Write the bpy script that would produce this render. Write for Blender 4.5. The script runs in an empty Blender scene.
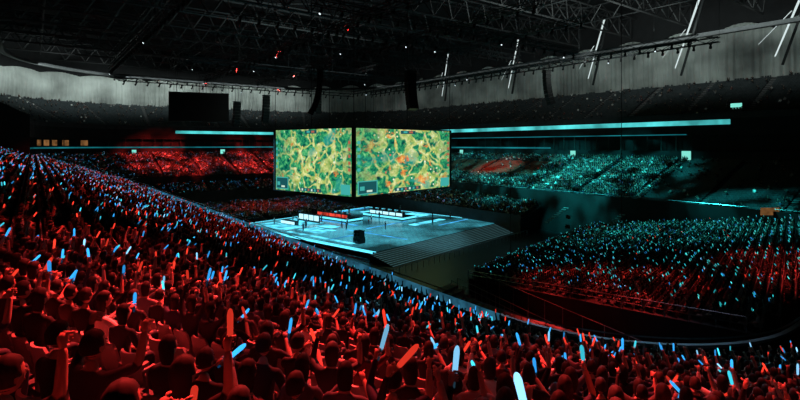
import bpy, math, random
import numpy as np
from mathutils import Vector, Matrix
rng = np.random.default_rng(7)
random.seed(7)
scene = bpy.context.scene
scene.view_settings.view_transform = 'Standard'
COL = scene.collection

# ------------------------------------------------------------------ frames
DA = np.array([-.6, .8]); EB = np.array([.8, .6])
def W(a, b, z):
    return (-.6*a+.8*b, .8*a+.6*b, z)

# ------------------------------------------------------------------ materials
def new_mat(name):
    m = bpy.data.materials.new(name); m.use_nodes = True
    nt = m.node_tree; nt.nodes.clear()
    out = nt.nodes.new('ShaderNodeOutputMaterial')
    return m, nt, out
def N(nt, t, **kw):
    n = nt.nodes.new(t)
    for k, v in kw.items(): setattr(n, k, v)
    return n
def mat_pbr(name, color, rough=.6, metal=0., noise=None, var=.25, bump=0, spec=.5):
    m, nt, out = new_mat(name)
    p = N(nt, 'ShaderNodeBsdfPrincipled')
    p.inputs['Roughness'].default_value = rough
    p.inputs['Metallic'].default_value = metal
    p.inputs['Specular IOR Level'].default_value = spec
    nt.links.new(p.outputs[0], out.inputs[0])
    if noise:
        tc = N(nt, 'ShaderNodeTexCoord'); nz = N(nt, 'ShaderNodeTexNoise')
        nz.inputs['Scale'].default_value = noise; nz.inputs['Detail'].default_value = 4
        nt.links.new(tc.outputs['Object'], nz.inputs['Vector'])
        cr = N(nt, 'ShaderNodeValToRGB')
        c = np.array(color)
        cr.color_ramp.elements[0].position = .3; cr.color_ramp.elements[1].position = .7
        cr.color_ramp.elements[0].color = (*(c*(1-var)), 1)
        cr.color_ramp.elements[1].color = (*(np.minimum(c*(1+var), 1)), 1)
        nt.links.new(nz.outputs['Fac'], cr.inputs[0]); nt.links.new(cr.outputs[0], p.inputs['Base Color'])
        if bump:
            b = N(nt, 'ShaderNodeBump'); b.inputs['Strength'].default_value = bump
            nt.links.new(nz.outputs['Fac'], b.inputs['Height']); nt.links.new(b.outputs[0], p.inputs['Normal'])
    else:
        p.inputs['Base Color'].default_value = (*color, 1)
    return m
def mat_attr(name, rough=.75):
    m, nt, out = new_mat(name)
    p = N(nt, 'ShaderNodeBsdfPrincipled'); p.inputs['Roughness'].default_value = rough
    at = N(nt, 'ShaderNodeAttribute', attribute_name='Col')
    nt.links.new(at.outputs['Color'], p.inputs['Base Color'])
    p.inputs['Specular IOR Level'].default_value = .3
    nt.links.new(p.outputs[0], out.inputs[0])
    return m
def mat_emit(name, color, strength, sample=True, attr=False, noise=None):
    m, nt, out = new_mat(name)
    e = N(nt, 'ShaderNodeEmission'); e.inputs[1].default_value = strength
    if attr:
        at = N(nt, 'ShaderNodeAttribute', attribute_name='Col')
        nt.links.new(at.outputs['Color'], e.inputs[0])
    else:
        e.inputs[0].default_value = (*color, 1)
    if noise:
        tc = N(nt, 'ShaderNodeTexCoord'); nz = N(nt, 'ShaderNodeTexNoise')
        nz.inputs['Scale'].default_value = noise; nz.inputs['Detail'].default_value = 3
        nt.links.new(tc.outputs['Object'], nz.inputs['Vector'])
        mr = N(nt, 'ShaderNodeMapRange')
        mr.inputs['From Min'].default_value = .35; mr.inputs['From Max'].default_value = .65
        mr.inputs['To Min'].default_value = strength*.35; mr.inputs['To Max'].default_value = strength*1.2
        nt.links.new(nz.outputs['Fac'], mr.inputs[0]); nt.links.new(mr.outputs[0], e.inputs[1])
    nt.links.new(e.outputs[0], out.inputs[0])
    if not sample: m.cycles.emission_sampling = 'NONE'
    return m

M_conc = mat_pbr('terrace_concrete', (.045, .045, .05), .8, noise=.6)
M_concd = mat_pbr('dark_concrete', (.016, .016, .018), .85, noise=.4)
M_step = mat_pbr('aisle_step_paint', (.2, .2, .2), .7, noise=2)
M_floor = mat_pbr('arena_floor_rubber', (.010, .010, .012), .45, noise=.3)
M_black = mat_pbr('black_paint', (.010, .010, .011), .6, noise=3)
M_metal = mat_pbr('truss_metal', (.06, .06, .063), .5, .5, noise=1.2)
M_metald = mat_pbr('dark_truss_metal', (.03, .032, .035), .5, .4, noise=1.2)
M_roof = mat_pbr('roof_deck', (.010, .010, .012), .9, noise=.15)
M_drape = mat_pbr('white_drape', (.52, .54, .52), .9, noise=.1, var=.5)
M_rail = mat_pbr('steel_rail', (.35, .36, .38), .35, .8, noise=4)
M_people = mat_attr('people_cloth_skin_hair')
M_seat = mat_attr('seat_plastic', .45)
M_stick = mat_emit('glow_stick', (1, 1, 1), 1.6, sample=False, attr=True)
M_teal = mat_emit('led_ribbon_teal', (.10, .75, .76), 1.1, noise=.12)
M_teal2 = mat_emit('led_ribbon_dim', (.02, .36, .42), .5, noise=.1)
M_railglow = mat_emit('rail_glow_blue', (.05, .26, .42), .42, noise=.9)  # emission stands in for light falling on the walkway
M_cyan = mat_emit('led_cyan', (.12, .75, 1.), 1.7)
M_whitel = mat_emit('led_white', (.45, .88, 1.), 1.5)
M_white = mat_emit('daylight_slit', (.8, .95, .95), .85)
M_warm = mat_emit('warm_window', (1., .45, .15), .22, noise=.5)
M_lamp = mat_emit('lamp_lens', (.8, .95, 1.), 1.4, sample=False)
M_exit = mat_emit('exit_light', (.25, .9, .75), .9)

# ------------------------------------------------------------------ mesh helpers
def mesh_np(name, V, loops, totals, mat, col=None, smooth=False, parent=None):
    V = np.asarray(V, dtype=np.float32); loops = np.asarray(loops, dtype=np.int32); totals = np.asarray(totals, dtype=np.int32)
    me = bpy.data.meshes.new(name)
    me.vertices.add(len(V)); me.vertices.foreach_set('co', V.ravel())
    me.loops.add(len(loops)); me.loops.foreach_set('vertex_index', loops)
    me.polygons.add(len(totals))
    st = np.zeros(len(totals), dtype=np.int32); st[1:] = np.cumsum(totals)[:-1]
    me.polygons.foreach_set('loop_start', st); me.polygons.foreach_set('loop_total', totals)
    me.polygons.foreach_set('use_smooth', np.full(len(totals), smooth))
    me.update(calc_edges=True)
    if col is not None:
        at = me.attributes.new('Col', 'FLOAT_COLOR', 'POINT')
        c4 = np.ones((len(V), 4), dtype=np.float32); c4[:, :3] = col
        at.data.foreach_set('color', c4.ravel())
    me.materials.append(mat)
    ob = bpy.data.objects.new(name, me); COL.objects.link(ob)
    if parent: ob.parent = parent
    return ob
class G:
    def __init__(s): s.V = []; s.F = []; s.K = []
    def add(s, V, F, k=0):
        o = len(s.V); s.V += [tuple(v) for v in V]; s.F += [[i+o for i in f] for f in F]
        s.K += (list(k) if isinstance(k, (list, np.ndarray)) else [k]*len(V))
        return s
    def box(s, x0, x1, y0, y1, z0, z1, k=0, M=None):
        V = [(x, y, z) for z in (z0, z1) for y in (y0, y1) for x in (x0, x1)]
        if M is not None: V = [M @ Vector(v) for v in V]
        return s.add(V, [(0, 2, 3, 1), (4, 5, 7, 6), (0, 1, 5, 4), (2, 6, 7, 3), (0, 4, 6, 2), (1, 3, 7, 5)], k)
    def tube(s, pts, rad, n=8, k=0, flat=1.):
        pts = [Vector(p) for p in pts]; V = []; F = []
        up = None
        for i, p in enumerate(pts):
            d = (pts[min(i+1, len(pts)-1)]-pts[max(i-1, 0)]).normalized()
            if up is None:
                up = Vector((0, 0, 1)) if abs(d.z) < .9 else Vector((1, 0, 0))
            x = up.cross(d).normalized(); y = d.cross(x); up = y
            for j in range(n):
                t = 2*math.pi*j/n
                V.append(p+x*math.cos(t)*rad[i]+y*math.sin(t)*rad[i]*flat)
        for i in range(len(pts)-1):
            for j in range(n):
                F.append((i*n+j, i*n+(j+1) % n, (i+1)*n+(j+1) % n, (i+1)*n+j))
        F.append(tuple(range(n-1, -1, -1))); F.append(tuple(range((len(pts)-1)*n, len(pts)*n)))
        return s.add(V, F, k)
    def beam(s, p, q, t, k=0):
        return s.tube([p, q], [t*.7, t*.7], 4, k)
    def sphere(s, c, r, nu=8, nv=6, k=0, fn=None):
        V = [(0, 0, 1)]
        for i in range(1, nv):
            th = math.pi*i/nv
            for j in range(nu):
                ph = 2*math.pi*j/nu
                V.append((math.sin(th)*math.cos(ph), math.sin(th)*math.sin(ph), math.cos(th)))
        V.append((0, 0, -1))
        F = [(0, 1+j, 1+(j+1) % nu) for j in range(nu)]
        for i in range(nv-2):
            for j in range(nu):
                a = 1+i*nu+j; b = 1+i*nu+(j+1) % nu
                F.append((a, a+nu, b+nu, b))
        l = len(V)-1; o = 1+(nv-2)*nu
        F += [(l, o+(j+1) % nu, o+j) for j in range(nu)]
        if fn: V = [fn(Vector(v)) for v in V]
        kk = k(V) if callable(k) else k
        V = [(c[0]+v[0]*r[0], c[1]+v[1]*r[1], c[2]+v[2]*r[2]) for v in V]
        return s.add(V, F, kk)
    def arrays(s):
        V = np.array([tuple(v) for v in s.V], dtype=np.float64)
        tot = np.array([len(f) for f in s.F]); lo = np.array([i for f in s.F for i in f])
        return V, lo, tot, np.array(s.K, dtype=int)
    def obj(s, name, mat, smooth=False, parent=None, col=None):
        V, lo, tot, K = s.arrays()
        return mesh_np(name, V, lo, tot, mat, col=col, smooth=smooth, parent=parent)
def empty(name, loc=(0, 0, 0)):
    e = bpy.data.objects.new(name, None); COL.objects.link(e); e.location = loc; return e

def instances(name, groups, mat, smooth=True, parent=None):
    """groups: (arrays, pos(n,3), yaw(n), scale(n), colors(n,nk,3))"""
    Vs = []; Ls = []; Ts = []; Cs = []; off = 0
    for (V, lo, tot, K), pos, yaw, sc, cols in groups:
        n = len(pos)
        if n == 0: continue
        c = np.cos(yaw)[:, None]; s = np.sin(yaw)[:, None]; sc = sc[:, None]
        X = V[None, :, 0]*sc; Y = V[None, :, 1]*sc; Z = V[None, :, 2]*sc
        P = np.stack([X*c-Y*s+pos[:, 0:1], X*s+Y*c+pos[:, 1:2], Z+pos[:, 2:3]], -1)
        Vs.append(P.reshape(-1, 3).astype(np.float32))
        Ls.append((lo[None, :]+off+(np.arange(n)*len(V))[:, None]).ravel())
        Ts.append(np.tile(tot, n)); Cs.append(cols[:, K, :].reshape(-1, 3).astype(np.float32))
        off += n*len(V)
    if not Vs: return None
    return mesh_np(name, np.concatenate(Vs), np.concatenate(Ls), np.concatenate(Ts), mat, np.concatenate(Cs), smooth, parent)

# ------------------------------------------------------------------ bowl path
C2 = (169, 35.6); C3 = (169, 84.4); C4 = (21, 84.4); C1 = (21, 35.6)
SEG = [('L', (21, 23.6), (169, 23.6), (0, -1)), ('A', C2, -90, 0), ('L', (181, 35.6), (181, 84.4), (1, 0)), ('A', C3, 0, 90),
       ('L', (169, 96.4), (21, 96.4), (0, 1)), ('A', C4, 90, 180), ('L', (9, 84.4), (9, 35.6), (-1, 0)), ('A', C1, 180, 270)]
def seg_pt(si, t, r):
    s = SEG[si]
    if s[0] == 'L':
        a = s[1][0]+(s[2][0]-s[1][0])*t+s[3][0]*r; b = s[1][1]+(s[2][1]-s[1][1])*t+s[3][1]*r
        return a, b
    th = math.radians(s[2]+(s[3]-s[2])*t); R = 12+r
    return s[1][0]+R*math.cos(th), s[1][1]+R*math.sin(th)
def params(start, end, arc=14, line=1):
    out = []; si = start[0]
    while True:
        t0 = start[1] if si == start[0] else 0
        last = (si == end[0]); t1 = end[1] if last else 1
        n = max(1, int((arc if SEG[si][0] == 'A' else line)*(t1-t0)+.999))
        for i in range(n+1):
            if i == 0 and out: continue
            out.append((si, t0+(t1-t0)*i/n))
        if last: break
        si = (si+1) % 8
    return out
def sweep(name, prof, pars, mat, parent=None, smooth=False):
    V = []; n = len(prof)
    for si, t in pars:
        for r, z in prof:
            a, b = seg_pt(si, t, r); V.append(W(a, b, z))
    m = len(pars); lo = []
    for i in range(m-1):
        for j in range(n-1):
            lo += [i*n+j, (i+1)*n+j, (i+1)*n+j+1, i*n+j+1]
    return mesh_np(name, V, lo, [4]*((m-1)*(n-1)), mat, smooth=smooth, parent=parent)
def steps(r0, z0, n, dr, dz):
    p = []
    for i in range(n):
        p += [(r0+i*dr, z0+i*dz), (r0+(i+1)*dr, z0+i*dz)]
    return p
DR = .9; DZ = .31
FULL = params((0, 0), (7, 1))
NEAR_END = .87
FAR = params((0, NEAR_END), (5, 1)); NEARP = params((6, 0), (7, 1)) + params((0, 0), (0, NEAR_END))[1:]
bowl = empty('seating_bowl')
sweep('mid_tier_terrace', [(0, 6.2)]+steps(0, 8, 27, DR, DZ), FULL, M_conc, bowl)
sweep('mid_tier_rear_terrace', steps(27*DR, 8+27*DZ, 8, DR, DZ)+[(31.5, 20)], NEARP, M_conc, bowl)
sweep('tier_parapet', [(-.25, 0), (-.25, 9.2), (-.05, 9.2), (-.05, 8.0)], FULL, M_concd, bowl)
LOWP = params((0, .55), (4, .66))
sweep('lower_tier_terrace', [(-9.2, 0), (-9.2, 4.2), (-9.05, 4.2), (-9.05, 3.4)]+steps(-9, 3.4, 9, DR*.98, DZ), LOWP, M_conc, bowl)
sweep('upper_tier_terrace', [(24.4, 25.7), (24.4, 27.2), (24.6, 27.2), (24.6, 26.5)]+steps(24.6, 26.5, 20, .92, .48)+[(43, 36)], FAR, M_conc, bowl)
sweep('suite_fascia', [(24.3, 16.0), (24.3, 18.6), (26.5, 18.6), (26.5, 22.2), (24.3, 22.2), (24.3, 25.8)], FAR, M_concd, bowl)
sweep('tier_led_ribbon', [(24.2, 24.5), (24.2, 25.6)], params((2, .18), (4, .86)), M_teal, bowl)
sweep('suite_led_strip', [(24.2, 18.9), (24.2, 19.35)], params((0, NEAR_END), (4, .55)), M_teal2, bowl)
sweep('suite_led_strip_b', [(24.2, 22.3), (24.2, 22.5)], params((3, .3), (4, .8)), M_teal2, bowl)
sweep('parapet_handrail', [(-.22, 9.55), (-.14, 9.62), (-.08, 9.55), (-.22, 9.55)], FULL, M_rail, bowl)
sweep('parapet_glow_cap', [(-.26, 9.22), (-.02, 9.22), (-.02, 8.7)], params((0, 0), (0, .8)), M_railglow, bowl)  # added glowing strip, imitates the lit walkway along the rail
sweep('parapet_cap', [(-.28, 9.2), (-.28, 9.26), (-.0, 9.26), (-.0, 9.1)], params((6, .8), (7, 1)), mat_pbr('painted_cap', (.16, .18, .2), .5, noise=1.), bowl)
g = G()
for si, n in ((1, 10), (2, 16), (3, 12), (4, 44)):
    for i in range(n):
        a, b = seg_pt(si, (i+.5)/n, 24.35); p = W(a, b, 18.6); q = W(a, b, 22.2); g.beam(p, q, .22)
g.obj('suite_mullions', M_black, parent=bowl)
g = G()
p = [seg_pt(0, NEAR_END, r) for r in (24.3, 44)]
g.add([W(*p[0], 16), W(*p[1], 16), W(*p[1], 38), W(*p[0], 27.2)], [(0, 1, 2, 3)])
g.obj('tier_end_wall', M_concd, parent=bowl)

sweep('wall_outer', [(44.2, 0), (44.2, 61)], FAR, M_concd)
sweep('wall_near', [(32, 0), (32, 61)], NEARP, M_concd)
g = G(); g.add([W(-40, -40, 0), W(240, -40, 0), W(240, 150, 0), W(-40, 150, 0)], [(0, 1, 2, 3)]); g.obj('floor', M_floor)
g = G(); g.add([W(-40, -40, 60), W(240, -40, 60), W(240, 150, 60), W(-40, 150, 60)], [(3, 2, 1, 0)]); g.obj('ceiling', M_roof)

def drape(name, p0, p1, zbot, mat):
    pars = params(p0, p1, arc=260, line=700)
    V = []; nz = 6
    m = len(pars)
    for i, (si, t) in enumerate(pars):
        s = SEG[si]; L = (math.hypot(s[2][0]-s[1][0], s[2][1]-s[1][1]) if s[0] == 'L' else (55*math.pi/2))
        u = (si*1000+t*L)
        sw = abs(math.sin(u*math.pi/14.))
        dep = 2.6 if si in (3, 4, 5) else .9
        ztop = {0: 45.5, 1: 45.5+1.5*t, 2: 47+1.5*t, 3: 48.5+1.5*t}.get(si, 50)
        for j in range(nz+1):
            f = j/nz
            r = 42.9-.28*(math.sin(u*4.6)+.5*math.sin(u*7.9+1)+1.2*math.sin(u*1.1))*(.5+.5*f)-.36*math.sin(f*math.pi)
            zt = ztop-dep*(1-sw); z = zt+(zbot-zt)*f
            a, b = seg_pt(si, t, r); V.append(W(a, b, z))
    lo = []; n = nz+1
    for i in range(m-1):
        for j in range(nz):
            lo += [i*n+j, (i+1)*n+j, (i+1)*n+j+1, i*n+j+1]
    mesh_np(name, V, lo, [4]*((m-1)*nz), mat, smooth=True)
drape('wall_drape', (0, NEAR_END), (5, 1), 36, M_drape)

# ------------------------------------------------------------------ aisle steps & seat positions
def in_view(P, m=.98):
    return (P[:, 1] > .5) & (np.abs(P[:, 0]) < m*P[:, 1]+1.5)
def row_pts(r, sp, segs):
    A = []; Bc = []; Nn = []; aisles = []; S = []
    for si in segs:
        s = SEG[si]
        if s[0] == 'L':
            L = math.hypot(s[2][0]-s[1][0], s[2][1]-s[1][1]); n = int(L/sp)
            u = (np.arange(n)+.5)*L/n; ok = ((u % 13) > .65) & ((u % 13) < 12.35)
            ta = (s[2][0]-s[1][0])/L; tb = (s[2][1]-s[1][1])/L
            a = s[1][0]+ta*u+s[3][0]*r; b = s[1][1]+tb*u+s[3][1]*r
            nn = np.tile(s[3], (n, 1)).astype(float)
            for k in range(0, int(L/13)+1):
                aisles.append((s[1][0]+ta*k*13+s[3][0]*r, s[1][1]+tb*k*13+s[3][1]*r, s[3][0], s[3][1]))
        else:
            R = 12+r; L = R*math.pi/2; n = int(L/sp)
            th = s[2]*math.pi/180+(np.arange(n)+.5)/n*math.pi/2
            st = math.pi/8
            dd = np.abs((th/st)-np.round(th/st))*st*R; ok = dd > .65
            a = s[1][0]+R*np.cos(th); b = s[1][1]+R*np.sin(th); nn = np.stack([np.cos(th), np.sin(th)], -1)
            for k in range(1, 4):
                t = s[2]*math.pi/180+k*st
                aisles.append((s[1][0]+R*math.cos(t), s[1][1]+R*math.sin(t), math.cos(t), math.sin(t)))
        A.append(a[ok]); Bc.append(b[ok]); Nn.append(nn[ok]); S.append(np.full(ok.sum(), si))
    return np.concatenate(A), np.concatenate(Bc), np.concatenate(Nn), aisles, np.concatenate(S)
def to_world(a, b, z, nn):
    P = np.stack([-.6*a+.8*b, .8*a+.6*b, np.full(len(a), z) if np.isscalar(z) else z], -1)
    ix = -(-.6*nn[:, 0]+.8*nn[:, 1]); iy = -(.8*nn[:, 0]+.6*nn[:, 1])
    return P, np.arctan2(-ix, iy)
seatP = []; seatY = []; seatZone = []
gs = G()
def add_aisles(ai, r_in, z, dz, dr):
    for (a, b, na, nb) in ai:
        x, y, _ = W(a, b, 0)
        if y < .5 or abs(x) > y+2: continue
        ox = -.6*na+.8*nb; oy = .8*na+.6*nb
        M = Matrix(((oy, ox, 0, x), (-ox, oy, 0, y), (0, 0, 1, z), (0, 0, 0, 1)))
        gs.box(-.55, .55, -.02-dr*.15, dr*.32-dr*.15, 0, dz*.5, 0, M)
# zones: 0 mid crowd, 1 lower, 2 upper, 3 retractable block, 4 floor, 5 empty red seats, 6 dark sparse
def tier(r0, z0, n, dr, dz, segs, zone, sp=.56, filt=None, i0=0):
    for i in range(i0, n):
        rr = r0+i*dr+.62*dr/.9; z = z0+i*dz
        a, b, nn, ai, S = row_pts(rr, sp, segs)
        P, Y = to_world(a, b, z, nn)
        ok = in_view(P)
        if filt is not None: ok &= filt(a, b, S)
        zz = np.full(len(a), zone)
        if zone == 0:
            zz[(S == 4) & (a > 84) & (a < 122) & (rr > 10) & (rr < 20)] = 5
            zz[((S == 4) & (a < 50)) | (S == 5)] = 6
        seatP.append(P[ok]); seatY.append(Y[ok]); seatZone.append(zz[ok])
        add_aisles(ai, rr, z, dz, dr)
tier(0, 8, 27, DR, DZ, range(8), 0, i0=2)
tier(27*DR, 8+27*DZ, 7, DR, DZ, (0, 6, 7), 0, filt=lambda a, b, S: (a < 148))
tier(-9, 3.4, 9, DR*.98, DZ, (0, 1, 2, 3, 4), 1, filt=lambda a, b, S: ((b > 60) & (a > 72)) | (a > 105))
tier(24.6, 26.5, 20, .92, .48, (1, 2, 3, 4, 5), 2)
gs.obj('aisle_steps', M_step, parent=bowl)

# right lower block
UU = np.array([.63, .78]); WW = np.array([.78, -.63]); P1 = np.array([9., 64.])
blk = G(); blkr = G()
for i in range(38):
    s0 = i*.9; z = 2.5+.16*s0
    t0 = max(-.5*s0, (.972*s0-34.0)/.246+1.5); t1 = 50-.26*s0
    c = [P1+WW*s0+UU*t0, P1+WW*(s0+.9)+UU*t0, P1+WW*(s0+.9)+UU*t1, P1+WW*s0+UU*t1]
    V = [(p[0], p[1], 0) for p in c]+[(p[0], p[1], z) for p in c]
    blk.add(V, [(4, 5, 6, 7), (0, 1, 5, 4), (1, 2, 6, 5), (2, 3, 7, 6), (3, 0, 4, 7)])
    n = int((t1-t0-1)/.56); t = t0+.7+np.arange(n)*.56
    ok = np.abs(((t-3) % 11)-5.5) < 4.9
    t = t[ok]
    P = np.stack([P1[0]+WW[0]*(s0+.6)+UU[0]*t, P1[1]+WW[1]*(s0+.6)+UU[1]*t, np.full(len(t), z)], -1)
    ok = in_view(P)
    seatP.append(P[ok]); seatY.append(np.full(ok.sum(), math.atan2(WW[0], -WW[1]))); seatZone.append(np.full(ok.sum(), 3))
    if i % 2 == 0:
        p = c[0]-UU*.1; blkr.beam((p[0], p[1], z), (p[0], p[1], z+1.1), .05)
        if i < 36:
            s2 = s0+1.8; t2 = max(-.5*s2, (.972*s2-34.0)/.246+1.5); q = P1+WW*s2+UU*t2-UU*.1; z2 = 2.5+.16*s2
            for h in (1.1, .6): blkr.beam((p[0], p[1], z+h), (q[0], q[1], z2+h), .05)
for k in range(0, 26):
    p = P1-WW*.1+UU*k*1.95; blkr.beam((p[0], p[1], 0), (p[0], p[1], 3.6), .05)
p = P1-WW*.1; q = p+UU*49
for h in (3.6, 3.1): blkr.beam((p[0], p[1], h), (q[0], q[1], h), .05)
for off in (2.0, 6.0, 7.3, 11.2):
    for i in range(0, 20, 2):
        s0 = 3+i*1.1; p = P1+WW*s0+UU*(-.5*s0-off); q = P1+WW*(s0+2.2)+UU*(-.5*(s0+2.2)-off)
        z = 3.6; blkr.beam((p[0], p[1], 0), (p[0], p[1], z+1.1), .05); blkr.beam((p[0], p[1], z+1.1), (q[0], q[1], z+1.1), .05)
blk.obj('retractable_stand', M_conc); blkr.obj('stand_handrail', M_rail)
g = G()
for f, off in enumerate((2.2, 7.5)):
    for i in range(22):
        s0 = 3+i*1.1; z = 4.4-.16*i if f else .6+.14*s0
        p0 = P1+WW*s0+UU*(-.5*s0-off); p1 = p0-UU*3.6
        c = [p0, p0+WW*1.1, p1+WW*1.1, p1]
        V = [(p[0], p[1], 0) for p in c]+[(p[0], p[1], max(z, .2)) for p in c]
        g.add(V, [(4, 5, 6, 7), (0, 1, 5, 4), (1, 2, 6, 5), (2, 3, 7, 6), (3, 0, 4, 7)])
g.obj('access_stairs', M_step)
for a0 in np.arange(128, 166, 1.0):
    b = np.concatenate([np.arange(38, 50, .56), np.arange(52, 64, .56), np.arange(66, 80, .56)])
    a = np.full(len(b), a0); nn = np.tile((1., 0.), (len(b), 1))
    P, Y = to_world(a, b, 0., nn); seatP.append(P); seatY.append(Y); seatZone.append(np.full(len(b), 4))
SP = np.concatenate(seatP); SY = np.concatenate(seatY); SZ = np.concatenate(seatZone)
dist = np.linalg.norm(SP[:, :2], axis=1)
keep = dist > 2.6
SP, SY, SZ, dist = SP[keep], SY[keep], SZ[keep], dist[keep]
print('seats', len(SP))

# ------------------------------------------------------------------ chairs
def chair(lod):
    g = G()
    if lod == 0:
        n = 8
        V = []; F = []
        rows = [(.40, -.13, .23), (.5, -.17, .24), (.66, -.2, .24), (.80, -.235, .22), (.86, -.245, .16)]
        for side in (0, .035):
            for z, y, w in rows:
                for j in range(n+1):
                    u = -1+2*j/n
                    V.append((u*w, y-side+.05*u*u, z))
        m = len(rows); st = n+1; o = m*st
        for i in range(m-1):
            for j in range(n):
                F.append((i*st+j, i*st+j+1, (i+1)*st+j+1, (i+1)*st+j)); F.append((o+i*st+j, o+(i+1)*st+j, o+(i+1)*st+j+1, o+i*st+j+1))
        for j in range(n): F.append(((m-1)*st+j, (m-1)*st+j+1, o+(m-1)*st+j+1, o+(m-1)*st+j))
        for i in range(m-1):
            F.append((i*st, (i+1)*st, o+(i+1)*st, o+i*st)); F.append((i*st+n, o+i*st+n, o+(i+1)*st+n, (i+1)*st+n))
        g.add(V, F)
        V = []; F = []
        for side in (0, -.05):
            for y, z in ((-.16, .42), (0, .40), (.2, .42), (.27, .44)):
                for j in range(5):
                    u = -1+.5*j; V.append((u*.23, y, z+side+.02*u*u))
        for i in range(3):
            for j in range(4):
                F.append((i*5+j, i*5+j+1, i*5+j+6, i*5+j+5)); F.append((20+i*5+j, 20+i*5+j+5, 20+i*5+j+6, 20+i*5+j+1))
        for j in range(4): F.append((15+j, 16+j, 36+j, 35+j))
        for i in range(3): F.append((i*5, i*5+5, i*5+25, i*5+20)); F.append((i*5+4, i*5+24, i*5+29, i*5+9))
        g.add(V, F)
        for sx in (-1, 1):
            g.tube([(sx*.26, -.2, .62), (sx*.26, .1, .64), (sx*.26, .16, .60)], [.022, .025, .015], 6)
            g.tube([(sx*.26, -.12, .63), (sx*.26, -.1, .02)], [.02, .025], 6)
    elif lod == 1:
        for j in range(3):
            x0 = -.23+j*.153; d = .03 if j == 1 else 0
            g.box(x0, x0+.153, -.24-d, -.2-d, .38, .84 if j != 1 else .87)
        g.box(-.23, .23, -.2, .24, .38, .43); g.box(-.03, .03, -.15, -.1, 0, .38)
    else:
        g.box(-.24, .24, -.26, -.2, .3, .85); g.box(-.24, .24, -.2, .2, .36, .44)
    return g.arrays()
CH = [chair(i) for i in range(3)]
groups = []
for lod, (d0, d1) in enumerate(((0, 14), (14, 60), (60, 999))):
    mk = (dist >= d0) & (dist < d1)
    n = mk.sum()
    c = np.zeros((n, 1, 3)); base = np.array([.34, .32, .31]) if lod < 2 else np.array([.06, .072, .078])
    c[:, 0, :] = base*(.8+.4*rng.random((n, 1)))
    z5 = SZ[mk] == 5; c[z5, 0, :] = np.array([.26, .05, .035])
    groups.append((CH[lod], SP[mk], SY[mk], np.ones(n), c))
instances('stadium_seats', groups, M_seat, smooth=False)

# ------------------------------------------------------------------ people prototypes
def skin_mesh(J, E, rad, root, sub):
    me = bpy.data.meshes.new('tmp'); me.from_pydata([tuple(j) for j in J], E, []); me.update()
    ob = bpy.data.objects.new('tmp', me); COL.objects.link(ob)
    md = ob.modifiers.new('Skin', 'SKIN')
    md.branch_smoothing = .6
    sv = me.skin_vertices[0].data
    for i, r in enumerate(rad):
        sv[i].radius = (r, r) if np.isscalar(r) else r
        sv[i].use_root = (i == root)
    if sub:
        s = ob.modifiers.new('Sub', 'SUBSURF'); s.levels = sub; s.render_levels = sub
    dg = bpy.context.evaluated_depsgraph_get(); dg.update()
    ev = ob.evaluated_get(dg); m2 = ev.to_mesh()
    V = [tuple(v.co) for v in m2.vertices]; F = [list(p.vertices) for p in m2.polygons]
    ev.to_mesh_clear(); bpy.data.objects.remove(ob); bpy.data.meshes.remove(me)
    return V, F
ARMS = {
    'rest': [((.27, .04, .80), (.13, .27, .64))]*2,
    'both': [((.33, .17, 1.10), (.30, .27, 1.36))]*2,
    'one':  [((.34, .12, 1.16), (.26, .20, 1.44)), ((.27, .04, .80), (.13, .27, .64))],
    'cross': [((.29, .14, .88), (.10, .36, 1.08))]*2,
    'high': [((.30, .08, 1.30), (.22, .12, 1.58))]*2}
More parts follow.
